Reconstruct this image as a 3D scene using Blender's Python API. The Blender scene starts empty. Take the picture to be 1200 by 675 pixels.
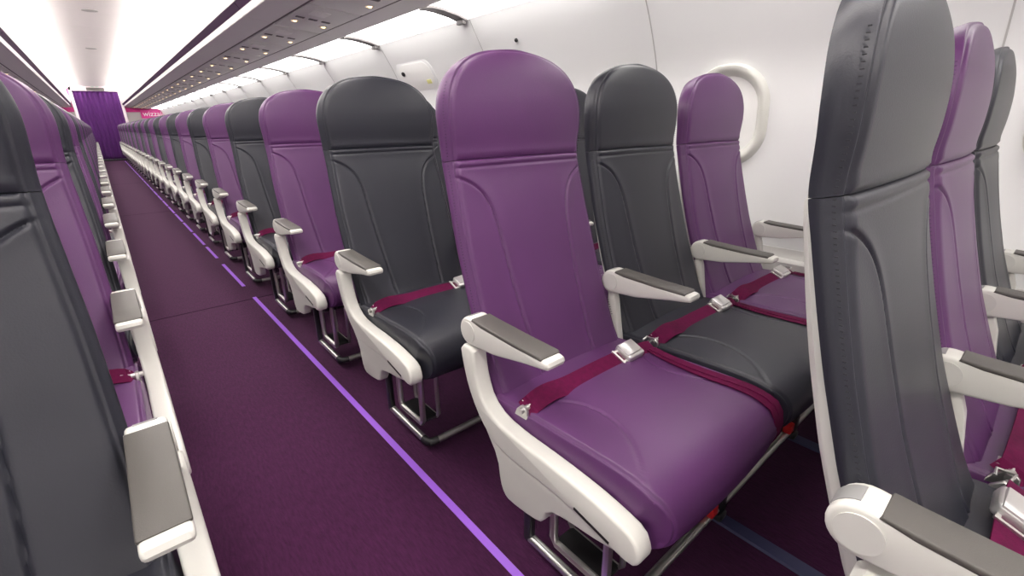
import bpy, bmesh, math, random
import numpy as np
from mathutils import Vector, Matrix

random.seed(4)
scene = bpy.context.scene
COL = scene.collection

# ------------------------------------------------------------------ camera, world, view
CAM_H = 1.013
cam_d = bpy.data.cameras.new('camera')
cam_d.sensor_width = 36.0
cam_d.lens = 538.06 / 1200 * 36.0
cam_d.clip_start = 0.02
cam = bpy.data.objects.new('camera', cam_d)
COL.objects.link(cam)
yaw, pitch, roll = 0.7048, -0.3448, -0.0142
F = Vector((math.sin(yaw) * math.cos(pitch), math.cos(yaw) * math.cos(pitch), math.sin(pitch)))
R0 = Vector((math.cos(yaw), -math.sin(yaw), 0))
U0 = R0.cross(F)
Rv = R0 * math.cos(roll) + U0 * math.sin(roll)
Uv = U0 * math.cos(roll) - R0 * math.sin(roll)
cam.matrix_world = Matrix(((Rv.x, Uv.x, -F.x, 0), (Rv.y, Uv.y, -F.y, 0), (Rv.z, Uv.z, -F.z, CAM_H), (0, 0, 0, 1)))
scene.camera = cam

world = bpy.data.worlds.new('world')
scene.world = world
world.use_nodes = True
world.node_tree.nodes['Background'].inputs[0].default_value = (1, 1, 1, 1)
world.node_tree.nodes['Background'].inputs[1].default_value = 0.3

vs = scene.view_settings
vs.view_transform = 'Standard'
vs.look = 'None'
vs.gamma = 1
vs.use_curve_mapping = False
vs.exposure = 0.2
E_COVE, E_WALL, E_LAMP = 8.0, 4.8, 3.0

# ------------------------------------------------------------------ layout numbers
XC = 0.245            # centre line of the cabin (the camera stands at x = 0)
PITCH = 0.7366        # seat pitch
SEAT_DX = (0.53, 1.01, 1.49)   # seat centres from the centre line: aisle, middle, window
SP = 0.48
ROWS = 28
Y_END = 20.86         # the bulkhead with the curtain
Y_BACK = -2.6         # end of the modelled cabin behind the camera
YB = 0.5              # row origin in the coordinates used for the seat shapes


# ------------------------------------------------------------------ materials
def lin(c):
    return tuple((v / 255 / 12.92) if v / 255 <= 0.04045 else ((v / 255 + 0.055) / 1.055) ** 2.4 for v in c) + (1,)


def mat(name, rgb, rough=0.5, metal=0.0, spec=0.5, bump=0.0, bscale=200, vary=0.0, vscale=8, sheen=0.0, emit=0.0, stretch=None):
    m = bpy.data.materials.new(name)
    m.use_nodes = True
    nt = m.node_tree
    b = nt.nodes['Principled BSDF']
    b.inputs['Base Color'].default_value = lin(rgb)
    b.inputs['Roughness'].default_value = rough
    b.inputs['Metallic'].default_value = metal
    b.inputs['Specular IOR Level'].default_value = spec
    if sheen:
        b.inputs['Sheen Weight'].default_value = sheen
    if emit:
        b.inputs['Emission Color'].default_value = lin(rgb)
        b.inputs['Emission Strength'].default_value = emit
    tc = nt.nodes.new('ShaderNodeTexCoord')
    vec = tc.outputs['Object']
    if stretch:
        mp = nt.nodes.new('ShaderNodeMapping')
        mp.inputs['Scale'].default_value = stretch
        nt.links.new(vec, mp.inputs[0])
        vec = mp.outputs[0]
    if vary:
        n = nt.nodes.new('ShaderNodeTexNoise')
        n.inputs['Scale'].default_value = vscale
        n.inputs['Detail'].default_value = 6
        nt.links.new(vec, n.inputs['Vector'])
        r = nt.nodes.new('ShaderNodeValToRGB')
        r.color_ramp.elements[0].position = 0.3
        r.color_ramp.elements[1].position = 0.7
        r.color_ramp.elements[0].color = lin([max(0, c * (1 - vary)) for c in rgb])
        r.color_ramp.elements[1].color = lin([min(255, c * (1 + vary)) for c in rgb])
        nt.links.new(n.outputs['Fac'], r.inputs[0])
        nt.links.new(r.outputs[0], b.inputs['Base Color'])
    if bump:
        n2 = nt.nodes.new('ShaderNodeTexNoise')
        n2.inputs['Scale'].default_value = bscale
        n2.inputs['Detail'].default_value = 3
        nt.links.new(vec, n2.inputs['Vector'])
        bp = nt.nodes.new('ShaderNodeBump')
        bp.inputs['Strength'].default_value = bump
        bp.inputs['Distance'].default_value = 0.002
        nt.links.new(n2.outputs['Fac'], bp.inputs['Height'])
        nt.links.new(bp.outputs[0], b.inputs['Normal'])
    return m


M = {}
M['purple'] = mat('purple_leather', (88, 47, 95), 0.4, bump=0.12, bscale=420, vary=0.03, vscale=5)
M['grey'] = mat('grey_leather', (39, 40, 49), 0.4, bump=0.12, bscale=420, vary=0.03, vscale=5)
M['purple_thread'] = mat('purple_thread', (66, 34, 74), 0.7)
M['grey_thread'] = mat('grey_thread', (36, 36, 42), 0.7)
M['white_plastic'] = mat('white_plastic', (216, 215, 208), 0.35, bump=0.03, bscale=600)
M['shell_plastic'] = mat('shell_plastic', (208, 207, 201), 0.4, bump=0.03, bscale=600)
M['pad'] = mat('armrest_pad', (82, 79, 75), 0.5, bump=0.15, bscale=700)
M['inset'] = mat('armrest_inset', (148, 148, 147), 0.3)
M['metal'] = mat('satin_metal', (205, 204, 200), 0.3, metal=0.9)
M['buckle'] = mat('buckle_metal', (222, 220, 218), 0.28, metal=0.7)
M['dark_metal'] = mat('dark_metal', (62, 62, 64), 0.4, metal=0.6)
M['black'] = mat('black_plastic', (26, 25, 27), 0.5)
M['web'] = mat('maroon_webbing', (90, 3, 55), 0.8, spec=0.2, bump=0.3, bscale=500, vary=0.08, vscale=90)
M['red'] = mat('red_tag', (205, 28, 34), 0.5)
M['carpet'] = mat('purple_carpet', (62, 25, 57), 0.95, spec=0.1, bump=0.8, bscale=420, vary=0.13, vscale=160, stretch=(1, 0.18, 1), sheen=0.08)
M['carpet_seam'] = mat('carpet_seam', (48, 24, 46), 0.95, spec=0.1)
M['strip'] = mat('violet_strip', (160, 100, 222), 0.4)
M['track'] = mat('blue_track_cover', (58, 60, 96), 0.5)
M['wall'] = mat('wall_panel', (240, 240, 239), 0.5, bump=0.02, bscale=300)
M['wall_low'] = mat('wall_lower_panel', (214, 212, 208), 0.55)
M['seam'] = mat('panel_seam', (188, 186, 184), 0.6)
M['ceiling'] = mat('ceiling_panel', (244, 240, 238), 0.55)
M['bin'] = mat('bin_plastic', (246, 244, 242), 0.45)
M['door_white'] = mat('bin_door', (244, 241, 239), 0.4)
M['bin_purple'] = mat('bin_purple_strip', (50, 8, 54), 0.45)
M['psu'] = mat('service_panel', (236, 234, 232), 0.5)
M['slot'] = mat('dark_slot', (104, 99, 100), 0.5)
M['lamp'] = mat('warm_lamp', (255, 214, 160), 0.5, emit=E_LAMP)
M['cove'] = mat('cove_light', (255, 250, 246), 0.5, emit=E_COVE)
M['wlight'] = mat('wall_light', (255, 252, 248), 0.5, emit=E_WALL)
M['divider'] = mat('light_divider', (128, 124, 124), 0.5)
M['curtain'] = mat('purple_curtain', (78, 14, 98), 0.75, sheen=0.1, vary=0.08, vscale=20, stretch=(6, 1, 0.5))
M['frame'] = mat('door_frame', (240, 226, 230), 0.4)
M['magenta'] = mat('magenta_panel', (200, 40, 130), 0.5)
M['magenta_sign'] = mat('magenta_sign', (222, 62, 150), 0.5)
M['bulk'] = mat('bulkhead_panel', (186, 180, 178), 0.5)
M['exit'] = mat('exit_sign', (92, 88, 86), 0.5)
M['green'] = mat('green_mark', (176, 222, 196), 0.5)
M['letters'] = mat('white_letters', (250, 240, 246), 0.5)
M['shade'] = mat('window_shade', (244, 243, 240), 0.5)
M['yellow'] = mat('yellow_placard', (226, 224, 150), 0.5)


# ------------------------------------------------------------------ helpers
def shade(me, angle=40):
    for p in me.polygons:
        p.use_smooth = True
    try:
        me.set_sharp_from_angle(angle=math.radians(angle))
    except Exception:
        pass


def mesh(name, bm, m, smooth=40):
    bmesh.ops.recalc_face_normals(bm, faces=bm.faces[:])
    me = bpy.data.meshes.new(name)
    bm.to_mesh(me)
    bm.free()
    me.materials.append(M[m] if isinstance(m, str) else m)
    if smooth:
        shade(me, smooth)
    return me


def ob(name, me, parent=None, loc=(0, 0, 0), label=None, cat=None, group=None, kind=None):
    o = bpy.data.objects.new(name, me)
    COL.objects.link(o)
    o.location = loc
    if parent is not None:
        o.parent = parent
    if label:
        o['label'] = label
    if cat:
        o['category'] = cat
    if group:
        o['group'] = group
    if kind:
        o['kind'] = kind
    return o


def thing(name, loc, label, cat, group=None):
    return ob(name, None, None, loc, label, cat, group)


def box(bm, x0, x1, y0, y1, z0, z1, bev=0.0, seg=2):
    r = bmesh.ops.create_cube(bm, size=1)
    v = r['verts']
    for q in v:
        q.co = Vector(((x0 + x1) / 2 + q.co.x * (x1 - x0), (y0 + y1) / 2 + q.co.y * (y1 - y0), (z0 + z1) / 2 + q.co.z * (z1 - z0)))
    if bev:
        es = list({e for q in v for e in q.link_edges})
        bmesh.ops.bevel(bm, geom=es, offset=bev, segments=seg, profile=0.5, affect='EDGES')
    return bm


def prism(bm, pts, a0, a1, axis='x', bev=0.0, seg=3):
    """pts are (u, v); extruded along axis. x: (y,z)  y: (x,z)  z: (x,y)"""
    def co(u, v, a):
        return {'x': (a, u, v), 'y': (u, a, v), 'z': (u, v, a)}[axis]
    lo = [bm.verts.new(co(u, v, a0)) for u, v in pts]
    hi = [bm.verts.new(co(u, v, a1)) for u, v in pts]
    f0 = bm.faces.new(lo)
    f1 = bm.faces.new(hi[::-1])
    n = len(pts)
    for i in range(n):
        bm.faces.new((lo[i], hi[i], hi[(i + 1) % n], lo[(i + 1) % n]))
    bmesh.ops.recalc_face_normals(bm, faces=bm.faces[:])
    if bev:
        es = list(set(list(f0.edges) + list(f1.edges)))
        bmesh.ops.bevel(bm, geom=es, offset=bev, segments=seg, profile=0.5, affect='EDGES', clamp_overlap=True)
    return bm


def smooth_poly(pts, it=2, closed=True):
    for _ in range(it):
        q = []
        n = len(pts)
        rng = range(n) if closed else range(n - 1)
        if not closed:
            q.append(pts[0])
        for i in rng:
            a, b = pts[i], pts[(i + 1) % n]
            q.append(tuple(a[k] * .75 + b[k] * .25 for k in range(len(a))))
            q.append(tuple(a[k] * .25 + b[k] * .75 for k in range(len(a))))
        if not closed:
            q.append(pts[-1])
        pts = q
    return pts


def tube(bm, path, r, n=12, cap=True):
    path = [Vector(p) for p in path]
    rings = []
    up = None
    for i, p in enumerate(path):
        t = (path[min(i + 1, len(path) - 1)] - path[max(i - 1, 0)]).normalized()
        if up is None:
            up = Vector((0, 0, 1)) if abs(t.z) < .9 else Vector((0, 1, 0))
        a = (up - t * up.dot(t)).normalized()
        b = t.cross(a)
        up = a
        rings.append([bm.verts.new(p + (a * math.cos(k * 2 * math.pi / n) + b * math.sin(k * 2 * math.pi / n)) * r) for k in range(n)])
    for i in range(len(rings) - 1):
        for k in range(n):
            bm.faces.new((rings[i][k], rings[i][(k + 1) % n], rings[i + 1][(k + 1) % n], rings[i + 1][k]))
    if cap:
        bm.faces.new(rings[0][::-1])
        bm.faces.new(rings[-1])
    return bm


def ribbon(bm, path, nrm, width, thick=0.0016, across=None):
    """flat webbing along path; nrm = surface normal per point"""
    path = [Vector(p) for p in path]
    nrm = [Vector(v).normalized() for v in nrm]
    prev = None
    for i, p in enumerate(path):
        t = (path[min(i + 1, len(path) - 1)] - path[max(i - 1, 0)]).normalized()
        n = nrm[i]
        s = t.cross(n).normalized()
        n = s.cross(t).normalized()
        ring = [bm.verts.new(p + s * (a * width / 2) + n * (b * thick)) for a, b in ((-1, 0), (1, 0), (1, 1), (-1, 1))]
        if prev:
            for k in range(4):
                bm.faces.new((prev[k], prev[(k + 1) % 4], ring[(k + 1) % 4], ring[k]))
        else:
            bm.faces.new(ring[::-1])
        prev = ring
    bm.faces.new(prev)
    return bm


def interp(tab, s):
    xs = [t[0] for t in tab]
    ys = [t[1] for t in tab]
    # smooth (pchip-like) interpolation by Catmull on fine linear data
    return float(np.interp(s, xs, ys))


def smooth_tab(tab, n=60, it=8):
    xs = np.linspace(tab[0][0], tab[-1][0], n)
    ys = np.interp(xs, [t[0] for t in tab], [t[1] for t in tab])
    for _ in range(it):
        ys[1:-1] = (ys[:-2] + 2 * ys[1:-1] + ys[2:]) / 4
    return list(zip(xs, ys))


def seg_dist(px, py, poly):
    d = np.full(px.shape, 9.0)
    for (ax, ay), (bx, by) in zip(poly[:-1], poly[1:]):
        dx, dy = bx - ax, by - ay
        L = dx * dx + dy * dy + 1e-12
        t = np.clip(((px - ax) * dx + (py - ay) * dy) / L, 0, 1)
        d = np.minimum(d, np.hypot(px - ax - t * dx, py - ay - t * dy))
    return d


def padded(s_rows, Pf, Qf, wf, wbf, outline, r, drop, crown, grooves, nx=176, gdepth=0.0055, gsig=0.0034, puff=0.0022, side=6):
    """A padded sheet: front surface at P(s), back at Q(s), half width w(s); rounded edges, sewn grooves."""
    u = np.sin(np.linspace(-1, 1, nx) * math.pi / 2 * 0.86) / math.sin(math.pi / 2 * 0.86)
    bm = bmesh.new()
    loops = []
    for s in s_rows:
        P = Vector((0, *Pf(s)))
        Q = Vector((0, *Qf(s)))
        D = (Q - P)
        D.normalize()
        w, wb = wf(s), wbf(s)
        x = u * w
        sy = np.full(x.shape, s)
        d = seg_dist(x, sy, outline)
        d = np.minimum(d, seg_dist(-x, sy, outline))
        dd = np.clip(d, 0, r)
        e = drop * (1 - np.sqrt(np.clip(1 - ((r - dd) / r) ** 2, 0, 1)))
        e = e - crown * (1 - (x / max(w, .02)) ** 2)
        for poly, amt in grooves:
            g = np.minimum(seg_dist(x, sy, poly), seg_dist(-x, sy, poly))
            amt = amt * np.clip((d - .001) / .014, .12, 1)
            e = e + amt * gdepth * np.exp(-(g / gsig) ** 2) - amt * puff * np.exp(-(g / .018) ** 2)
        # piping groove along the sewn edge
        e = e + 0.0035 * np.exp(-((d - 0.006) / 0.003) ** 2)
        front = [Vector((x[i], P.y + D.y * e[i], P.z + D.z * e[i])) for i in range(nx)]
        pts = list(front)
        fr, fl = front[-1], front[0]
        for k in range(1, side + 1):
            t = k / side
            bul = math.sin(t * math.pi) * 0.006 * min(1, w / .1)
            p = fr.lerp(Vector((wb, Q.y, Q.z)), t)
            p.x += bul
            pts.append(p)
        for k in range(1, 5):
            pts.append(Vector((wb + (-2 * wb) * k / 5, Q.y, Q.z)))
        for k in range(side, 0, -1):
            t = k / side
            bul = math.sin(t * math.pi) * 0.006 * min(1, w / .1)
            p = fl.lerp(Vector((-wb, Q.y, Q.z)), t)
            p.x -= bul
            pts.append(p)
        loops.append([bm.verts.new(p) for p in pts])
    n = len(loops[0])
    for a, b in zip(loops[:-1], loops[1:]):
        for k in range(n):
            try:
                bm.faces.new((a[k], a[(k + 1) % n], b[(k + 1) % n], b[k]))
            except ValueError:
                pass
    for lp in (loops[0], loops[-1]):
        c = bm.verts.new(sum((v.co for v in lp), Vector()) / n)
        for k in range(n):
            bm.faces.new((lp[k], lp[(k + 1) % n], c))
    return bm


ORD = ['first', 'second', 'third', 'fourth', 'fifth', 'sixth', 'seventh', 'eighth', 'ninth', 'tenth', 'eleventh', 'twelfth', 'thirteenth',
       'fourteenth', 'fifteenth', 'sixteenth', 'seventeenth', 'eighteenth', 'nineteenth', 'twentieth', 'twenty-first', 'twenty-second',
       'twenty-third', 'twenty-fourth', 'twenty-fifth', 'twenty-sixth', 'twenty-seventh', 'twenty-eighth', 'twenty-ninth', 'thirtieth']

# ------------------------------------------------------------------ the cabin shell
LEN0, LEN1 = Y_BACK, Y_END
PROFILE = [(1.79, 0.0), (1.835, 0.28), (1.85, 0.55), (1.848, 0.8), (1.835, 1.02), (1.80, 1.22), (1.715, 1.41), (1.655, 1.51), (1.60, 1.605)]
PROFILE_S = smooth_poly(PROFILE, 2, closed=False)


def wall_dx(z):
    return float(np.interp(z, [p[1] for p in PROFILE_S], [p[0] for p in PROFILE_S]))


def sheet_along_y(prof, y0, y1, m, name, thick=(0, 0)):
    bm = bmesh.new()
    a = [bm.verts.new((x, y0, z)) for x, z in prof]
    b = [bm.verts.new((x, y1, z)) for x, z in prof]
    for i in range(len(prof) - 1):
        bm.faces.new((a[i], a[i + 1], b[i + 1], b[i]))
    return mesh(name, bm, m, 60)


for side, sg in (('right', 1), ('left', -1)):
    outer = [(XC + sg * (dx + .04), z) for dx, z in reversed(PROFILE_S)]
    inner = [(XC + sg * dx, z) for dx, z in PROFILE_S]
    bm = bmesh.new()
    prism(bm, inner + outer, LEN0, LEN1, 'y')
    ob('wall_' + side, mesh('wall_' + side, bm, 'wall', 30), kind='structure')
    low = [(XC + sg * (wall_dx(z) - t), z) for z, t in ((0.0, .02), (.2, .02), (.40, .025), (.415, .06), (.455, .06), (.46, .006), (.50, .004))]
    bm = bmesh.new()
    prism(bm, low + [(XC + sg * (wall_dx(.5) + .01), .5), (XC + sg * (wall_dx(0) + .01), 0)], LEN0, LEN1, 'y')
    ob('baseboard_' + side, mesh('baseboard_' + side, bm, 'wall_low', 30), kind='structure')

# floor
bm = bmesh.new()
box(bm, XC - 1.85, XC + 1.85, LEN0, LEN1, -0.05, 0)
ob('floor', mesh('floor', bm, 'carpet', 0), kind='structure')
for i, y in enumerate((3.1, 7.4, 11.8, 16.0)):
    bm = bmesh.new()
    box(bm, XC - 1.6, XC + 1.6, y - .004, y + .004, 0, .0012)
    ob('trim_%d' % (i + 1), mesh('carpet_seam', bm, 'carpet_seam', 0), kind='structure')
# wall-panel seams
k = 5
for y in (-0.98, 0.2, 1.335, 2.53, 3.74, 5.02, 6.22, 7.4, 8.6, 9.8, 11.0, 12.2, 13.4):
    bm = bmesh.new()
    w = .005
    pr = [(XC + wall_dx(z) - .0015, z) for z in np.linspace(.5, 1.6, 30)]
    a = [bm.verts.new((x, y - w / 2, z)) for x, z in pr]
    b = [bm.verts.new((x, y + w / 2, z)) for x, z in pr]
    c = [bm.verts.new((x + .004, y + w / 2, z)) for x, z in pr]
    d = [bm.verts.new((x + .004, y - w / 2, z)) for x, z in pr]
    for q in range(len(pr) - 1):
        bm.faces.new((a[q], a[q + 1], b[q + 1], b[q]))
        bm.faces.new((b[q], b[q + 1], c[q + 1], c[q]))
        bm.faces.new((d[q], d[q + 1], a[q + 1], a[q]))
    ob('trim_%d' % k, mesh('panel_seam', bm, 'seam', 30), kind='structure')
    k += 1
# ceiling: shallow dome panel between two light coves, then the upper shell above the bins
CW = 0.40
dome = [(XC + CW * t, 2.285 + .035 * t * t) for t in np.linspace(-1, 1, 17)]
shell = [(XC + 1.9, 1.7), (XC + 1.6, 2.1), (XC + .95, 2.44), (XC - .95, 2.44), (XC - 1.6, 2.1), (XC - 1.9, 1.7)]
bm = bmesh.new()
y = LEN0
cuts = [LEN0] + [0.35 + 1.06 * i for i in range(20) if 0.35 + 1.06 * i < LEN1] + [LEN1]
for y0, y1 in zip(cuts[:-1], cuts[1:]):
    prism(bm, dome + [(XC + CW, 2.35), (XC - CW, 2.35)], y0 + .002, y1 - .002, 'y')
prism(bm, shell + [(x, z + .04) for x, z in reversed(shell)], LEN0, LEN1, 'y')
ob('ceiling', mesh('ceiling', bm, 'ceiling', 30), kind='structure')
# rear closing wall behind the camera
bm = bmesh.new()
box(bm, XC - 1.9, XC + 1.9, LEN0 - .06, LEN0, 0, 2.45)
ob('wall_front', mesh('wall_front', bm, 'wall', 0), kind='structure')
# outer walls above the light panels (closes the shell)
for side, sg in (('right', 1), ('left', -1)):
    bm = bmesh.new()
    prism(bm, [(XC + sg * 1.60, 1.60), (XC + sg * 1.66, 1.66), (XC + sg * 1.98, 1.72), (XC + sg * 2.0, 1.6)], LEN0, LEN1, 'y')
    ob('trim_%d' % k, mesh('trim', bm, 'wall', 0), kind='structure')
    k += 1

# cove lights
for side, sg in (('right', 1), ('left', -1)):
    t = thing('ceiling_light', (XC + sg * .5, (LEN0 + LEN1) / 2, 2.2), 'long glowing white light strip along the %s of the ceiling' % side, 'ceiling light', 'ceiling light strips')
    L = (LEN1 - LEN0) / 2
    o = .5
    bm = bmesh.new()
    prism(bm, [(sg * (.42 - o), .145), (sg * (.50 - o), .115), (sg * (.58 - o), .06), (sg * (.65 - o), .0), (sg * (.66 - o), .01), (sg * (.59 - o), .075), (sg * (.50 - o), .13), (sg * (.42 - o), .16)], -L, L, 'y')
    ob('diffuser', mesh('diffuser', bm, 'cove', 30), t)
    bm = bmesh.new()
    prism(bm, [(sg * (.652 - o), .0), (sg * (.655 - o), -.03), (sg * (.70 - o), -.03), (sg * (.69 - o), .02), (sg * (.665 - o), .02)], -L, L, 'y')
    ob('trim_rail', mesh('trim_rail', bm, 'door_white', 30), t)

# small round ceiling speakers
for n, y in enumerate((7.66, 11.1)):
    bm = bmesh.new()
    bmesh.ops.create_cone(bm, cap_ends=True, segments=24, radius1=.075, radius2=.07, depth=.008)
    me = mesh('ceiling_speaker', bm, 'seam', 30)
    ob('ceiling_speaker', me, None, (XC + .02, y, 2.283), 'small round grey %s speaker set in the middle ceiling panel' % ('near', 'far')[n], 'speaker')

# ------------------------------------------------------------------ overhead bins, service panels, wall lights
BIN_L = 2.12
LIPX, LIPZ = 0.669, 1.70      # from the centre line
n_bins = int(math.ceil((LEN1 - LEN0) / BIN_L))


def bin_meshes(sg, L):
    g = .004
    out = []
    bm = bmesh.new()
    under = [(LIPX, LIPZ), (.835, 1.676), (.845, 1.68), (1.135, 1.655), (1.145, 1.648), (1.31, 1.630), (1.325, 1.70), (1.60, 1.70), (1.60, 1.98), (1.2, 2.22), (.72, 2.2), (.67, 2.0), (.65, 1.78), (.655, 1.735)]
    prism(bm, [(sg * x, z) for x, z in under], g, L - g, 'y')
    out.append(('bin_body', mesh('bin_body', bm, 'bin', 25)))
    bm = bmesh.new()
    door = [(.622, 1.775), (.610, 1.84), (.608, 1.93), (.620, 2.03), (.640, 2.12), (.652, 2.165), (.69, 2.165), (.66, 1.775)]
    prism(bm, [(sg * x, z) for x, z in door], g, L - g, 'y')
    out.append(('door', mesh('bin_door', bm, 'door_white', 25)))
    bm = bmesh.new()
    prism(bm, [(sg * x, z) for x, z in [(.672, 1.712), (.626, 1.774), (.655, 1.776), (.678, 1.73)]], g, L - g, 'y')  # even dark purple strip along the lower chamfer of the door
    out.append(('handle_strip', mesh('handle_strip', bm, 'bin_purple', 25)))
    bm = bmesh.new()
    prism(bm, smooth_poly([(sg * (LIPX - .008), LIPZ - .004), (sg * (LIPX + .008), LIPZ - .007), (sg * (LIPX + .012), LIPZ + .006), (sg * (LIPX - .004), LIPZ + .013)], 1), g, L - g, 'y')
    out.append(('lip_trim', mesh('lip_trim', bm, 'door_white', 40)))
    for nm, x, z in (('inner', .838, 1.6765), ('outer', 1.163, 1.6475)):
        bm = bmesh.new()
        prism(bm, [(sg * (x - .005), z - .0025), (sg * (x + .005), z - .0035), (sg * (x + .005), z + .006), (sg * (x - .005), z + .006)], g, L - g, 'y')
        out.append(('panel_gap', mesh('panel_gap', bm, 'slot', 25)))
    return out


for side, sg in (('right', 1), ('left', -1)):
    parts = bin_meshes(sg, BIN_L)
    for i in range(n_bins):
        y = LEN0 + i * BIN_L
        pp = parts
        if y + BIN_L > LEN1:
            pp = bin_meshes(sg, LEN1 - y)
        t = thing('overhead_bin', (XC, y, 0), 'grey overhead luggage bin, %s from the front of the cabin on the %s' % (ORD[i], side), 'overhead bin', 'overhead bins on the ' + side)
        for nm, me in pp:
            ob(nm, me, t)

# passenger service panels
PSU_ROT = math.atan2(1.68 - 1.655, 1.135 - .845)


def psu_meshes(sg):
    out = {}
    rot = Matrix.Rotation(sg * PSU_ROT, 4, 'Y')

    def fin(bm, nm, m, a=40):
        bmesh.ops.transform(bm, matrix=rot, verts=bm.verts[:])
        return mesh(nm, bm, m, a)
    bm = bmesh.new()
    box(bm, -.14 if sg > 0 else -.165, .165 if sg > 0 else .14, -.355, .355, -.008, .004, .004)
    out['panel'] = fin(bm, 'panel', 'psu')
    bm = bmesh.new()
    bmesh.ops.create_uvsphere(bm, u_segments=16, v_segments=8, radius=.0135)
    bmesh.ops.scale(bm, vec=(1, 1, .5), verts=bm.verts[:])
    out['lamp'] = mesh('reading_light', bm, 'lamp')
    bm = bmesh.new()
    tube(bm, [(.026 * math.cos(a), .026 * math.sin(a), 0) for a in np.linspace(0, 2 * math.pi, 25)], .004, 6, False)
    out['bezel'] = mesh('bezel', bm, 'psu')
    bm = bmesh.new()
    box(bm, -.026, .026, -.016, .016, -.004, .004, .003)
    out['slot'] = fin(bm, 'air_vent', 'slot')
    bm = bmesh.new()
    box(bm, -.05, .05, -.06, .06, -.003, .003, .002)
    out['speaker'] = fin(bm, 'speaker_grille', 'bin')
    return out


PSU_X = .99
for side, sg in (('right', 1), ('left', -1)):
    pm = psu_meshes(sg)
    for i in range(28):
        y = 3.40 + (i - 4) * PITCH
        t = thing('service_panel', (XC + sg * PSU_X, y, 1.6635), 'grey passenger service panel under the bins, %s from the front on the %s' % (ORD[i], side), 'service panel', 'service panels on the ' + side)
        ob('panel', pm['panel'], t)

        def zz(x):
            return -.009 - sg * x * math.tan(PSU_ROT)
        for x, yy in ((-.085 * sg, .10), (.105 * sg, .12)):
            b = ob('bezel', pm['bezel'], t, (x, yy, zz(x)))
            ob('reading_light', pm['lamp'], b, (0, 0, -.002))
        for x in (-.088, -.008, .072):
            ob('air_vent', pm['slot'], t, (x * sg, -.02 + .01 * x, zz(x * sg) + .001))
        ob('speaker_grille', pm['speaker'], t, (-.03 * sg, -.2, zz(0) + .001))

# wall light panels with dark dividers
DIV = [0.2 + 1.195 * i - 2.39 for i in range(0, 20)]
for side, sg in (('right', 1), ('left', -1)):
    bm = bmesh.new()
    pr = [(1.325, 1.640), (1.36, 1.644), (1.43, 1.640), (1.53, 1.625), (1.60, 1.605)]
    prism(bm, [(sg * x, z) for x, z in pr] + [(sg * x, z + .012) for x, z in reversed(pr)], .012, 1.183, 'y')
    lm = mesh('diffuser', bm, 'wlight', 40)
    bm = bmesh.new()
    pr2 = [(x, z - .012) for x, z in pr]
    prism(bm, [(sg * x, z) for x, z in pr2] + [(sg * x, z + .03) for x, z in reversed(pr2)], -.045, .045, 'y')
    dm = mesh('divider', bm, 'divider', 40)
    bm = bmesh.new()
    box(bm, sg * 1.585 - .014, sg * 1.585 + .014, -.035, .035, 1.578, 1.606, .004)
    cm = mesh('clip', bm, 'divider', 40)
    for i, y in enumerate(DIV):
        if y + 1.2 > LEN1:
            break
        t = thing('wall_light', (XC, y, 0), 'bright white light panel above the windows, %s from the front on the %s' % (ORD[i], side), 'wall light', 'wall lights on the ' + side)
        ob('diffuser', lm, t)
        ob('divider', dm, t)
        ob('clip', cm, t)

# ------------------------------------------------------------------ windows
def rrect(hw, hh, r, n=8):
    pts = []
    for cx, cy, a0 in ((hw - r, hh - r, 0), (-hw + r, hh - r, 90), (-hw + r, -hh + r, 180), (hw - r, -hh + r, 270)):
        for q in range(n + 1):
            a = math.radians(a0 + 90 * q / n)
            pts.append((cx + r * math.cos(a), cy + r * math.sin(a)))
    return pts


def window(i, y, sg):
    root = ob('window_%d' % i, None, None, (0, y, 1.025), kind='structure')
    z0 = 1.025
    rings = [(.168, .205, .155, .0), (.160, .197, .15, .022), (.148, .185, .14, .026), (.136, .172, .13, .018), (.118, .155, .115, -.004), (.112, .148, .11, -.012)]
    bm = bmesh.new()
    prev = None
    for hw, hh, r, off in rings:
        ring = [bm.verts.new((XC + sg * (wall_dx(z0 + pz) - off), py, pz)) for py, pz in rrect(hw, hh, r, 10)]
        if prev:
            n = len(ring)
            for q in range(n):
                bm.faces.new((prev[q], prev[(q + 1) % n], ring[(q + 1) % n], ring[q]))
        prev = ring
    ob('window_frame', mesh('window_frame', bm, 'white_plastic', 60), root, kind='structure')
    bm = bmesh.new()
    vs_ = [bm.verts.new((XC + sg * (wall_dx(z0 + pz) - .001), py, pz)) for py, pz in rrect(.122, .158, .117, 10)]
    bm.faces.new(vs_)
    ob('window_shade', mesh('window_shade', bm, 'shade', 0), root, kind='structure')


wy = [-0.60, -0.066, 0.464, 0.995, 1.585, 2.175, 3.945, 4.535, 5.125]
for i, y in enumerate(wy):
    window(i + 1, y, 1)

# ------------------------------------------------------------------ end bulkhead, curtain
YE = Y_END
CX = 0.283
bm = bmesh.new()
box(bm, XC - 1.9, XC + 1.9, YE + .25, YE + .3, 0, 2.4)
ob('wall_back', mesh('wall_back', bm, 'wall', 0), kind='structure')
# partitions either side of the aisle
for side, sg in (('right', 1), ('left', -1)):
    t = thing('partition', (CX + sg * 1.2, YE, 0), 'grey partition with magenta top band, %s of the purple curtain' % side, 'partition', 'partitions beside the curtain')
    lx = t.location.x
    a, b = sorted((CX + sg * .62 - lx, XC + sg * 1.83 - lx))
    bm = bmesh.new()
    box(bm, a, b, -.03, .03, 0, 1.53)
    ob('panel', mesh('partition_panel', bm, 'bulk', 0), t)
    bm = bmesh.new()
    prism(bm, [(a if sg > 0 else b, 1.53), (a if sg > 0 else b, 1.665), (sg * .30 + 0, 1.655), (sg * .42, 1.635), (sg * .56, 1.58), (sg * .60, 1.53)], -.045, .03, 'y')
    ob('top_band', mesh('top_band', bm, 'magenta', 0), t)
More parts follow.
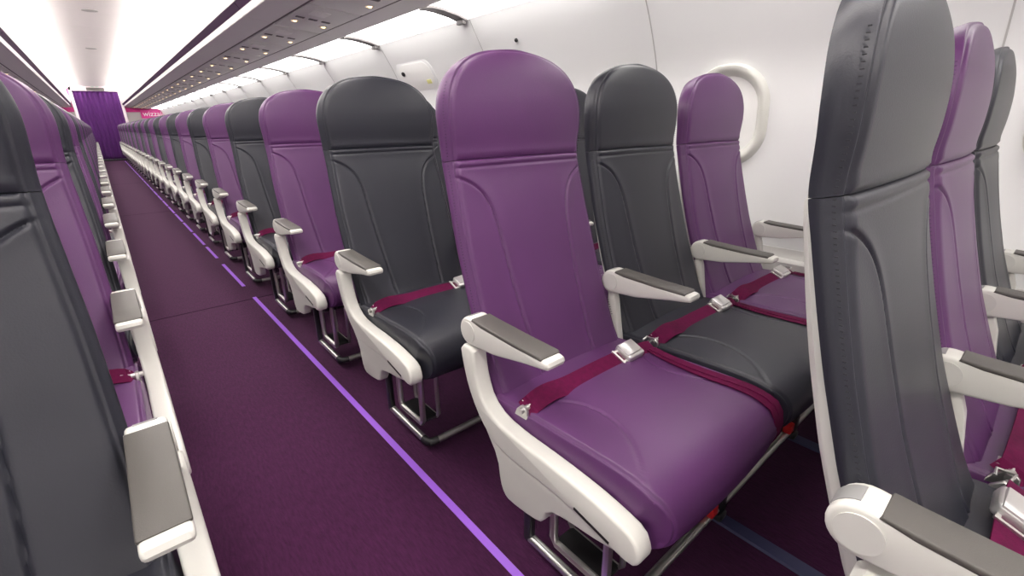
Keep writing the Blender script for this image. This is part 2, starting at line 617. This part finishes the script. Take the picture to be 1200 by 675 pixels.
# curtain surround
t = thing('doorway', (CX, YE, 0), 'pale pink doorway frame around the purple curtain', 'door frame')
for sg in (1, -1):
    bm = bmesh.new()
    x = sg * .60
    box(bm, x - .04, x + .04, -.08, .06, 0, 2.32, .008)
    ob('jamb', mesh('jamb', bm, 'frame', 30), t)
    bm = bmesh.new()
    box(bm, x + sg * .055 - .012, x + sg * .055 + .012, -.06, .0, 1.66, 2.30, .004)
    ob('side_trim', mesh('side_trim', bm, 'magenta_sign', 30), t)
bm = bmesh.new()
box(bm, -.64, .64, -.08, .06, 2.155, 2.34, .008)
ob('header', mesh('header', bm, 'frame', 30), t)
bm = bmesh.new()
box(bm, -.56, .56, -.02, .12, 0, .035)
ob('threshold', mesh('threshold', bm, 'black', 30), t)
t = thing('exit_sign', (CX + .02, YE - .082, 2.21), 'dark box sign on the header above the purple curtain', 'sign')
bm = bmesh.new()
box(bm, -.22, .22, -.03, 0, -.045, .045, .006)
ob('sign_box', mesh('sign_box', bm, 'exit', 30), t)
bm = bmesh.new()
box(bm, -.09, -.02, -.012, 0, .06, .10, .003)
box(bm, .02, .09, -.012, 0, .06, .10, .003)
ob('green_mark', mesh('green_mark', bm, 'green', 30), t)
# curtain
bm = bmesh.new()
nx, nz = 140, 24
grid = []
for j in range(nz + 1):
    z = 2.15 - 2.10 * j / nz
    row = []
    for i in range(nx + 1):
        u = i / nx
        x = -.56 + 1.12 * u
        y = .022 * math.sin(u * 62 + .5 * math.sin(j * .3)) + .012 * math.sin(u * 23 + 1)
        row.append(bm.verts.new((x, y, z)))
    grid.append(row)
for j in range(nz):
    for i in range(nx):
        bm.faces.new((grid[j][i], grid[j + 1][i], grid[j + 1][i + 1], grid[j][i + 1]))
me = mesh('curtain', bm, 'curtain', 180)
cu = ob('curtain', me, None, (CX, YE - .02, 0), 'deep purple pleated curtain closing the aisle at the far end', 'curtain')
sm = cu.modifiers.new('solid', 'SOLIDIFY')
sm.thickness = .004
bm = bmesh.new()
tube(bm, [(-.56, -.0, 2.16), (.56, 0, 2.16)], .012, 10)
ob('curtain_rail', mesh('curtain_rail', bm, 'metal', 40), cu)
# magenta sign with white lettering
t = thing('sign', (1.66, YE - .06, 1.46), 'pink sign with white lettering on the far right partition', 'sign')
bm = bmesh.new()
prism(bm, [(-.36, -.13), (-.36, .13), (.24, .13), (.36, .06), (.36, -.13)], -.012, .012, 'y')
ob('sign_board', mesh('sign_board', bm, 'magenta_sign', 0), t)
tx = bpy.data.curves.new('lettering', 'FONT')
tx.body = 'wizzair'
tx.size = .22
tx.extrude = .004
tx.align_x = 'CENTER'
tx.align_y = 'CENTER'
to = bpy.data.objects.new('lettering', tx)
COL.objects.link(to)
dg = bpy.context.evaluated_depsgraph_get()
lm = bpy.data.meshes.new_from_object(to.evaluated_get(dg))
bpy.data.objects.remove(to)
lm.materials.clear()
lm.materials.append(M['letters'])
lo = ob('lettering', lm, t, (0, -.018, .01), label='white lettering')
lo.rotation_euler = (math.pi / 2, 0, 0)

# ------------------------------------------------------------------ wall fittings
def wall_fit_cover():
    y, z = 3.43, 1.36
    t = thing('handle_cover', (XC + wall_dx(z), y, z), 'white rounded handle cover with dark hole on the wall behind a grey seat', 'handle cover')
    tilt = -math.atan2(wall_dx(1.29) - wall_dx(1.43), .14)
    t.rotation_euler = (0, tilt, 0)
    bm = bmesh.new()
    prism(bm, rrect(.27, .13, .125, 10), -.004, .006, 'x', .003)
    ob('cover', mesh('cover', bm, 'wall', 40), t)
    bm = bmesh.new()
    prism(bm, rrect(.235, .10, .095, 10), -.0055, -.003, 'x', .001)
    ob('flap', mesh('flap', bm, 'shade', 40), t)
    bm = bmesh.new()
    bmesh.ops.create_uvsphere(bm, u_segments=16, v_segments=8, radius=.022)
    bmesh.ops.scale(bm, vec=(.3, 1.2, .8), verts=bm.verts[:])
    ob('finger_hole', mesh('finger_hole', bm, 'black', 40), t, (-.008, .17, .035), label='dark finger hole')
    bm = bmesh.new()
    box(bm, -.010, -.006, -.19, -.13, -.06, -.03, .002)
    ob('placard', mesh('placard', bm, 'yellow', 40), t, label='pale yellow placard')


wall_fit_cover()
bm = bmesh.new()
bmesh.ops.create_uvsphere(bm, u_segments=14, v_segments=8, radius=.011)
ob('coat_hook', mesh('coat_hook', bm, 'black', 40), None, (XC + wall_dx(1.455) - .004, 2.20, 1.455), 'tiny dark round stud on the white wall above the nearest whole row', 'stud')

# ------------------------------------------------------------------ floor path strips and seat tracks
SEGS = [(-1.4, 3.12), (3.40, 4.10), (4.34, 4.84)]
y = 4.95
while y < 19.8:
    SEGS.append((y, y + .64))
    y += PITCH
for side, sg in (('right', 1), ('left', -1)):
    for i, (a, b) in enumerate(SEGS):
        bm = bmesh.new()
        box(bm, -.0105, .0105, -(b - a) / 2, (b - a) / 2, 0, .003, .001, 1)
        ob('floor_path_strip', mesh('floor_path_strip', bm, 'strip', 30), None, (XC + (.274 if sg > 0 else -.288), (a + b) / 2, 0),
           'violet floor path strip, %s piece from the front along the %s row of seats' % (ORD[i], side), 'floor strip', 'floor path strips on the ' + side)
for side, sg in (('right', 1), ('left', -1)):
    for nm, dx in (('inner', .795), ('outer', 1.305)):
        bm = bmesh.new()
        prism(bm, [(-.022, 0), (-.018, .006), (.018, .006), (.022, 0)], -(LEN1 - LEN0 - .4) / 2, (LEN1 - LEN0 - .4) / 2, 'y')
        ob('seat_track_cover', mesh('seat_track_cover', bm, 'track', 0), None, (XC + sg * dx, (LEN0 + LEN1) / 2 - .1, 0),
           'dark blue %s floor track cover under the %s seats' % (nm, side), 'floor track', 'seat track covers')

# ------------------------------------------------------------------ seat parts (shapes in row coordinates, y shifted by YB)
H0, HTOP = 0.43, 1.172
front_tab = smooth_tab([(0.40, .672), (.47, .712), (.55, .745), (.64, .780), (.74, .812), (.82, .835), (.90, .856), (.94, .866), (1.0, .862), (1.06, .864), (1.12, .872), (1.16, .884), (1.18, .892)], 80, 4)
thick_tab = smooth_tab([(0.40, .031), (.7, .031), (.92, .033), (1.0, .039), (1.1, .042), (1.18, .041)], 60, 4)
wid_tab = smooth_tab([(0.40, .212), (.55, .213), (.75, .210), (.90, .203), (.95, .202), (1.0, .206), (1.05, .209), (1.18, .209)], 80, 4)


def bP(z):
    return interp(front_tab, z) - YB, z


def bQ(z):
    y = interp(front_tab, z) - YB
    return y + interp(thick_tab, z), z - .006 - (.0 if z < 1.0 else (z - 1.0) * .06)


def bw(z):
    w = interp(wid_tab, z)
    z0 = 1.005
    if z > z0:
        t = min(1, (z - z0) / (HTOP - z0))
        w *= max(0.0, 1 - t ** 2.7) ** (1 / 2.7)
    return max(w, .003)


def bwb(z):
    return max(.002, bw(z) + .007 * min(1, bw(z) / .15))


out_z = list(np.linspace(.36, 1.0, 40)) + list(1.005 + (HTOP - 1.005) * np.sin(np.linspace(0, math.pi / 2, 40)))
OUTB = [(bw(z), z) for z in out_z] + [(0, HTOP)]
SEAM = .938
BOL = smooth_poly([(-.215, .907), (-.18, .896), (-.145, .872), (-.122, .832), (-.113, .77), (-.106, .65), (-.098, .52), (-.09, .40)], 2, closed=False)
LINE1 = [(-.3, SEAM), (.3, SEAM)]
LINE2 = [(-.3, SEAM - .017), (.3, SEAM - .017)]


def build_back(part, col):
    if part == 'headrest':
        t = np.linspace(0, 1, 46)
        rows = list(SEAM + .0005 + (HTOP - SEAM - .0006) * np.sin(t * math.pi / 2))
    else:
        rows = list(np.linspace(H0, .78, 50)) + list(np.linspace(.7825, SEAM - .0005, 72))
    bm = padded(rows, bP, bQ, bw, bwb, OUTB, .02, .009, .008, [(BOL, 1.0), (LINE1, 1.2), (LINE2, .5)])
    bmesh.ops.remove_doubles(bm, verts=bm.verts[:], dist=1e-5)
    return mesh(part + '_' + col, bm, col, 50)


# cushion
nose = smooth_poly([(.735, .432), (.66, .437), (.55, .443), (.42, .449), (.335, .449), (.285, .434), (.262, .400), (.262, .365), (.274, .340), (.30, .325)], 2, closed=False)
L = [0]
for a, b in zip(nose[:-1], nose[1:]):
    L.append(L[-1] + math.hypot(b[0] - a[0], b[1] - a[1]))
LT = L[-1]


def cP(s):
    return float(np.interp(s, L, [p[0] for p in nose])) - YB, float(np.interp(s, L, [p[1] for p in nose]))


def cQ(s):
    y, z = cP(s)
    t = s / LT
    return max(y, .345 - YB) if z > .40 else max(y + .07, .345 - YB), min(z - .075, .385) if y > .36 - YB else .36 - .03 * t


def cw(s):
    y = cP(s)[0] + YB
    return .229 - (.012 if y < .30 else 0) * (1 - max(0, (y - .265) / .035))


def to_s(y):
    # arc length of the top surface point at y
    ys = [p[0] for p in nose]
    for i in range(len(nose) - 1):
        if (ys[i] - y) * (ys[i + 1] - y) <= 0 and nose[i][1] > .43:
            return L[i] + (L[i + 1] - L[i]) * ((ys[i] - y) / (ys[i] - ys[i + 1] + 1e-9))
    return LT


ARC = smooth_poly([(-.20, to_s(.605)), (-.155, to_s(.585)), (-.128, to_s(.54)), (-.122, to_s(.49)), (-.135, to_s(.43)), (-.165, to_s(.38)), (-.20, to_s(.34)), (-.232, to_s(.31))], 2, closed=False)
OUTC = [(cw(s), s) for s in np.linspace(-.1, LT + .1, 60)]


def build_cushion(col):
    rows = np.linspace(0, LT, 90)
    bm = padded(rows, cP, cQ, cw, lambda s: cw(s) - .001, OUTC, .014, .009, .014, [(ARC, .55)], gsig=.0028, puff=.0012)
    return mesh('seat_cushion_' + col, bm, col, 50)


# white shell behind the backrest
def build_shell():
    bm = bmesh.new()
    loops = []
    zs = list(np.linspace(.30, .90, 26)) + [.925, .945, .955, .960]
    for z in zs:
        zz = max(z, .40)
        y = interp(front_tab, zz) - YB - (.0 if z > .40 else (.40 - z) * .35) + .026
        y2 = y + float(np.interp(z, [.30, .42, .6, .8, .92, .96], [.044, .042, .036, .029, .024, .012]))
        w = interp(wid_tab, zz) - .005 - (.02 if z > .95 else .01 if z > .94 else 0)
        pts = []
        for x, q in ((-w, 0), (-w, .6), (-w + .012, .93), (-w + .03, 1), (0, 1.05), (w - .03, 1), (w - .012, .93), (w, .6), (w, 0), (w - .015, -.02), (-w + .015, -.02)):
            pts.append(bm.verts.new((x, y + (y2 - y) * q, z)))
        loops.append(pts)
    n = len(loops[0])
    for a, b in zip(loops[:-1], loops[1:]):
        for k_ in range(n):
            bm.faces.new((a[k_], a[(k_ + 1) % n], b[(k_ + 1) % n], b[k_]))
    bm.faces.new(loops[0])
    bm.faces.new(loops[-1][::-1])
    return mesh('seat_shell', bm, 'shell_plastic', 50)


def yz(pts):
    return [(y - YB, z) for y, z in pts]


def arc(cy, cz, r, a0, a1, n=10):
    return [(cy + r * math.cos(math.radians(a0 + (a1 - a0) * i / n)), cz + r * math.sin(math.radians(a0 + (a1 - a0) * i / n))) for i in range(n + 1)]


ARM_HW = .0245


def build_arm():
    # body: round knuckle at the rear, tapering to a rounded tip
    prof = [(.52, .595)] + [(.506, .598), (.503, .605), (.506, .612), (.515, .6145)] + [(.60, .6165), (.70, .622)] + arc(.742, .594, .032, 95, -100, 14) + [(.70, .566), (.66, .569), (.61, .579), (.56, .589)]
    bm = bmesh.new()
    prism(bm, yz(prof), -ARM_HW, ARM_HW, 'x', .006, 3)
    body = mesh('armrest', bm, 'white_plastic', 40)
    pad = [(.520, .6115), (.519, .6165), (.524, .6195), (.60, .6210), (.70, .6255), (.728, .6275), (.731, .622), (.70, .6165), (.60, .612)]
    bm = bmesh.new()
    prism(bm, yz(pad), -ARM_HW - .0008, ARM_HW + .0008, 'x', .003, 3)
    padm = mesh('armrest_pad', bm, 'pad', 40)
    bm = bmesh.new()
    ins = arc(.742, .594, .0328, 95, 150, 8)[::-1]
    ins = arc(.742, .594, .0332, 20, 78, 8) + arc(.742, .594, .030, 78, 20, 8)
    prism(bm, yz(ins), -.014, .014, 'x')
    inset = mesh('knuckle_inset', bm, 'inset', 40)
    bm = bmesh.new()
    bmesh.ops.create_cone(bm, cap_ends=True, segments=28, radius1=.026, radius2=.026, depth=.053, matrix=Matrix.Translation((0, .742 - YB, .594)) @ Matrix.Rotation(math.pi / 2, 4, 'Y'))
    bmesh.ops.bevel(bm, geom=[e for e in bm.edges if len(e.link_faces) == 2 and any(len(f.verts) > 8 for f in e.link_faces)], offset=.003, segments=2, affect='EDGES')
    cap = mesh('knuckle_cap', bm, 'shell_plastic', 40)
    return body, padm, inset, cap


def build_side():
    band = [(.770, .560), (.764, .515), (.748, .462), (.720, .412), (.686, .376), (.645, .352), (.57, .348), (.49, .350), (.40, .342), (.345, .330), (.300, .324), (.286, .338), (.284, .356),
            (.298, .384), (.34, .395), (.40, .404), (.49, .409), (.58, .410), (.65, .417), (.692, .442), (.712, .488), (.720, .530), (.722, .560)]
    bm = bmesh.new()
    prism(bm, yz(smooth_poly(band, 1)), -.0195, .0195, 'x', .007, 3)
    a = mesh('arm_support', bm, 'white_plastic', 40)
    cov = [(.728, .43), (.69, .372), (.652, .322), (.645, .262), (.632, .236), (.612, .228), (.54, .236), (.508, .248), (.498, .290), (.44, .306), (.385, .313), (.345, .322), (.310, .332),
           (.33, .350), (.49, .37), (.65, .38)]
    bm = bmesh.new()
    prism(bm, yz(smooth_poly(cov, 1)), -.0155, .0155, 'x', .006, 3)
    b = mesh('side_cover', bm, 'shell_plastic', 40)
    bm = bmesh.new()
    prism(bm, yz([(.425, .352), (.345, .336), (.344, .3415), (.424, .358)]), -.0205, .0205, 'x')
    c = mesh('slot', bm, 'black', 0)
    return a, b, c


def build_inner_post():
    # hip bracket between the cushions that carries an inner armrest
    bm = bmesh.new()
    prism(bm, yz(smooth_poly([(.765, .575), (.738, .42), (.716, .33), (.690, .33), (.712, .43), (.738, .575)], 1)), -.012, .012, 'x', .004, 2)
    return mesh('arm_post', bm, 'white_plastic', 40)


def top_z(x, y):
    w = .229
    z = float(np.interp(-y, [-p[0] for p in nose if p[1] > .405], [p[1] for p in nose if p[1] > .405]))
    d = max(0, w - abs(x))
    r = .014
    e = .009 * (1 - math.sqrt(max(0, 1 - ((r - min(d, r)) / r) ** 2)))
    return z - e + .014 * (1 - (x / w) ** 2)


def build_belt(mir):
    """lap belt lying across the rear of the cushion, anchors at both hips"""
    bm = bmesh.new()
    xs = list(np.linspace(-.222, .10, 22))
    path, nr = [], []
    for x in xs:
        y = .607 - .006 * math.sin((x + .2) * 6)
        path.append((mir * x, y - YB, top_z(x, y) + .004 + .012 * math.exp(-((x + .17) / .05) ** 2)))
        nr.append((0, -.45, 1))
    path[0] = (mir * -.222, .618 - YB, .438)
    ribbon(bm, path, nr, .046, .002)
    ws = mesh('belt_strap', bm, 'web', 30)
    bm = bmesh.new()
    xs = list(np.linspace(.135, .222, 10))
    path = [(mir * x, .602 - YB - .006 * i / 9, top_z(x, .60) + .006) for i, x in enumerate(xs)]
    ribbon(bm, path, [(0, -.45, 1)] * 10, .04, .002)
    ws2 = mesh('belt_strap', bm, 'web', 30)
    # buckle
    bm = bmesh.new()
    prism(bm, [(mir * x, y) for x, y in rrect(.031, .026, .008, 4)], -.011, .011, 'z', .005, 3)
    bmesh.ops.transform(bm, matrix=Matrix.Translation((mir * .126, .602 - YB, top_z(.126, .6) + .014)) @ Matrix.Rotation(.4, 4, 'X'), verts=bm.verts[:])
    bk = mesh('buckle', bm, 'buckle', 40)
    bm = bmesh.new()
    box(bm, -.026, .026, -.019, .019, -.002, .005, .002)
    bmesh.ops.transform(bm, matrix=Matrix.Translation((mir * .122, .601 - YB, top_z(.122, .6) + .024)) @ Matrix.Rotation(.4, 4, 'X') @ Matrix.Rotation(mir * -.08, 4, 'Y'), verts=bm.verts[:])
    lift = mesh('buckle_flap', bm, 'buckle', 40)
    # metal tongue between strap and buckle
    bm = bmesh.new()
    for yy in (-.017, .017):
        box(bm, -.014, .014, yy - .003, yy + .003, -.0015, .0015)
    box(bm, -.018, -.012, -.022, .022, -.0015, .003)
    bmesh.ops.transform(bm, matrix=Matrix.Translation((mir * .097, .603 - YB, top_z(.097, .6) + .009)) @ Matrix.Rotation(.4, 4, 'X'), verts=bm.verts[:])
    tongue = mesh('tongue', bm, 'metal', 40)
    # hip anchors
    anch = []
    for x in (-.226, .215):
        bm = bmesh.new()
        prism(bm, yz(smooth_poly([(.650, .40), (.625, .455), (.600, .452), (.598, .425), (.622, .385)], 1)), -.004, .004, 'x', .0015, 1)
        tube(bm, [(-.012, .612 - YB, .446), (.012, .612 - YB, .446)], .007, 10)
        tube(bm, [(.0, .604 - YB, .425), (.012, .612 - YB, .45), (.030, .607 - YB, .456), (.03, .63 - YB, .456), (.012, .63 - YB, .452)], .003, 8)
        bmesh.ops.transform(bm, matrix=Matrix.Scale(mir, 4, (1, 0, 0)), verts=bm.verts[:])
        bmesh.ops.translate(bm, vec=(mir * x, 0, 0), verts=bm.verts[:])
        anch.append(mesh('belt_anchor', bm, 'metal', 40))
    return ws, ws2, bk, lift, tongue, anch


def build_tail(mir):
    bm = bmesh.new()
    for off, lift, wid in ((0, .004, .026), (.020, .008, .022)):
        pts = [(.197, .585), (.178, .53), (.166, .47), (.162, .42), (.168, .36), (.176, .32), (.180, .295)]
        pts = smooth_poly(pts, 2, closed=False)
        path = [(mir * (x + off * (.3 + .7 * (i / len(pts)))), y - YB, top_z(min(x + off, .22), y) + lift) for i, (x, y) in enumerate(pts)]
        nr = [(0, -.1, 1)] * len(path)
        last = path[-1]
        for dy, dz, n in ((-.018, -.010, (0, -.6, 1)), (-.030, -.028, (0, -1, .5)), (-.035, -.055, (0, -1, 0.05)), (-.033, -.085, (0, -1, 0))):
            path.append((last[0] + mir * .003, last[1] + dy, last[2] + dz))
            nr.append(n)
        ribbon(bm, path, nr, wid, .0018)
    return mesh('belt_tail', bm, 'web', 30)


SEATM = {}
for col in ('purple', 'grey'):
    SEATM['headrest', col] = build_back('headrest', col)
    SEATM['backrest', col] = build_back('backrest', col)
    SEATM['cushion', col] = build_cushion(col)


# stitches along the gusset, one small mesh per colour
def build_stitch(col, sx):
    bm = bmesh.new()
    for dep in (.010,):
        z = .50
        while z < 1.10:
            w0, w1 = bw(z), bwb(z)
            P, Q = Vector((sx * w0, *bP(z))), Vector((sx * w1, *bQ(z)))
            T = interp(thick_tab, z)
            t = dep / T
            p = P.lerp(Q, t)
            p.x += sx * (.006 * math.sin(math.pi * t) + .001)
            box(bm, p.x - .0008, p.x + .0008, p.y - .0018, p.y + .0018, p.z - .0006, p.z + .0006)
            z += .0065
    return mesh('stitching', bm, col + '_thread', 0)


for col in ('purple', 'grey'):
    for sx in (-1, 1):
        SEATM['stitch', col, sx] = build_stitch(col, sx)
SHELL = build_shell()
ARM, PAD, INSET, KCAP = build_arm()
SUP, COV, SLOT = build_side()
POST = build_inner_post()
BELT = {1: build_belt(1), -1: build_belt(-1)}
TAIL = {1: build_tail(1), -1: build_tail(-1)}

ARM_AISLE = -.244    # aisle armrest, from the aisle seat's centre
ARM_INNER = .240


def add_arm(root, x, row):
    a = ob('armrest', ARM, root, (x, .03 if row == 0 else 0, .012 if row == 0 else 0))
    ob('armrest_pad', PAD, a)
    ob('knuckle_inset', INSET, a)
    ob('knuckle_cap', KCAP, a)


def row_y(row):
    return YB + (row - 1) * PITCH + (.009 if row == 0 else 0)


SPECIAL = {
    ('right', 0, 0): 'grey leather aisle seat, the nearest on the right, cut by the picture edge',
    ('right', 0, 1): 'purple leather middle seat beside the nearest grey aisle seat on the right',
    ('right', 0, 2): 'grey leather window seat at the far right in the nearest right row',
    ('right', 1, 0): 'purple leather aisle seat with buckled maroon belt, large in the centre of the picture',
    ('right', 1, 1): 'grey leather middle seat with buckled maroon belt, between two purple seats by the window',
    ('right', 1, 2): 'purple leather window seat in front of the white oval window frame',
    ('left', 1, 0): 'grey leather aisle seat at the left picture edge, the nearest on the left',
}


def make_seat(side, row, col):
    sg = 1 if side == 'right' else -1
    par = (row + col) % 2
    colour = ('grey', 'purple')[par] if sg > 0 else ('purple', 'grey')[par]
    x = XC + sg * SEAT_DX[col]
    y = row_y(row)
    place = ('aisle', 'middle', 'window')[col]
    lab = SPECIAL.get((side, row, col))
    if not lab:
        lab = '%s leather %s seat in the %s row of seats %s of the aisle' % (colour, place, ORD[row], side)
    root = thing('airplane_seat', (x, y, 0), lab, 'seat', 'seats on the %s of the aisle' % side)
    ob('seat_cushion', SEATM['cushion', colour], root)
    b = ob('backrest', SEATM['backrest', colour], root)
    ob('headrest', SEATM['headrest', colour], root)
    if row < 2 and sg > 0:
        for sx in (-1, 1):
            ob('stitching', SEATM['stitch', colour, sx], b)
    ob('seat_shell', SHELL, root, label='white plastic back shell')
    ws, ws2, bk, lift, tongue, anch = BELT[sg]
    bo_ = (0, .045 if row == 0 else 0, 0)
    st = ob('belt_strap', ws, root, bo_, label='maroon webbing strap')
    ob('belt_strap', ws2, root, bo_, label='maroon webbing strap')
    for a in anch:
        ob('belt_anchor', a, root, bo_)
    bo = ob('buckle', bk, root, bo_, label='silver buckle')
    ob('buckle_flap', lift, bo)
    ob('tongue', tongue, bo)
    if row < 2 and sg > 0:
        ob('belt_tail', TAIL[sg], root, label='loose maroon belt end')
    if col == 0:
        ax = sg * ARM_AISLE
        add_arm(root, ax, row)
        su = ob('arm_support', SUP, root, (ax - sg * .011, 0, 0))
        ob('side_cover', COV, su)
        ob('slot', SLOT, su)
    add_arm(root, sg * ARM_INNER, row)
    ob('arm_post', POST, root, (sg * ARM_INNER, 0, 0))
    return root


# ------------------------------------------------------------------ base frame under three seats
def frame_meshes(sg):
    out = []

    def fin(nm, bm, m, lab=None, a=40):
        if sg < 0:
            bmesh.ops.transform(bm, matrix=Matrix.Scale(-1, 4, (1, 0, 0)), verts=bm.verts[:])
        out.append((nm, mesh(nm, bm, m, a), lab))
    a0 = -.215   # from the aisle seat's centre
    e = 1.18
    bm = bmesh.new()
    tube(bm, [(a0, .36 - YB + .06, .285), (e, .36 - YB + .06, .285)], .018)
    fin('beam', bm, 'dark_metal')
    bm = bmesh.new()
    tube(bm, [(a0, .62 - YB, .285), (e, .62 - YB, .285)], .018)
    fin('beam', bm, 'dark_metal')
    bm = bmesh.new()
    box(bm, a0 + .03, e, .33 - YB, .68 - YB, .30, .318)
    fin('seat_pan', bm, 'black')
    # baggage bar
    c = .018
    path = [(a0 + .028, .632 - YB, .045), (a0 + .028, .40 - YB, .040)]
    bm = bmesh.new()
    tube(bm, path, .0115)
    fin('baggage_bar', bm, 'metal')
    bm = bmesh.new()
    tube(bm, [(a0 + .05, .378 - YB, .040), (e, .378 - YB, .040)], .0115)
    fin('baggage_bar', bm, 'metal')
    bm = bmesh.new()
    tube(bm, [(a0 + .028, .412 - YB, .040), (a0 + .029, .394 - YB, .040), (a0 + .036, .382 - YB, .040), (a0 + .060, .378 - YB, .040)], .0135)
    fin('elbow', bm, 'black')
    # rear hanger and rectangular bracket on the aisle end
    bm = bmesh.new()
    box(bm, a0 + .018, a0 + .038, .625 - YB, .65 - YB, .035, .30, .005)
    fin('hanger', bm, 'dark_metal')
    bm = bmesh.new()
    pts = [(.555, .30), (.555, .115), (.545, .10), (.415, .10), (.405, .115), (.405, .30)]
    tube(bm, [(a0 + .028, y - YB, z) for y, z in pts], .010, 8)
    tube(bm, [(a0 + .085, y - YB, z) for y, z in pts], .007, 8)
    fin('bracket', bm, 'metal')
    bm = bmesh.new()
    box(bm, a0 + .03, a0 + .085, .41 - YB, .55 - YB, .098, .108, .003)
    fin('tray', bm, 'black')
    # two main legs on the floor tracks
    for lx in (.265, .775):
        bm = bmesh.new()
        tube(bm, [(lx, .40 - YB, .012), (lx, .415 - YB, .285)], .014)
        tube(bm, [(lx, .43 - YB, .27), (lx, .60 - YB, .03)], .012)
        tube(bm, [(lx, .62 - YB, .285), (lx, .70 - YB, .02)], .014)
        box(bm, lx - .02, lx + .02, .36 - YB, .74 - YB, .0, .022, .006)
        box(bm, lx - .022, lx + .022, .365 - YB, .415 - YB, .02, .085, .008)
        fin('leg', bm, 'dark_metal')
        bm = bmesh.new()
        box(bm, lx - .075, lx - .045, .36 - YB, .385 - YB, .052, .085, .004)
        box(bm, lx - .06, lx - .052, .37 - YB, .376 - YB, .08, .30)
        fin('red_tag', bm, 'red', 'red pull tag')
    return out


FM = {1: frame_meshes(1), -1: frame_meshes(-1)}
for side, sg in (('right', 1), ('left', -1)):
    for row in range(ROWS):
        if sg < 0 and row == 0:
            continue
        y = row_y(row)
        root = thing('seat_pedestal', (XC + sg * SEAT_DX[0], y, 0), 'metal base frame under the %s row of seats %s of the aisle' % (ORD[row], side), 'seat frame', 'seat frames on the %s of the aisle' % side)
        for nm, me, lab in FM[sg]:
            ob(nm, me, root, label=lab)
        for col in range(3):
            make_seat(side, row, col)
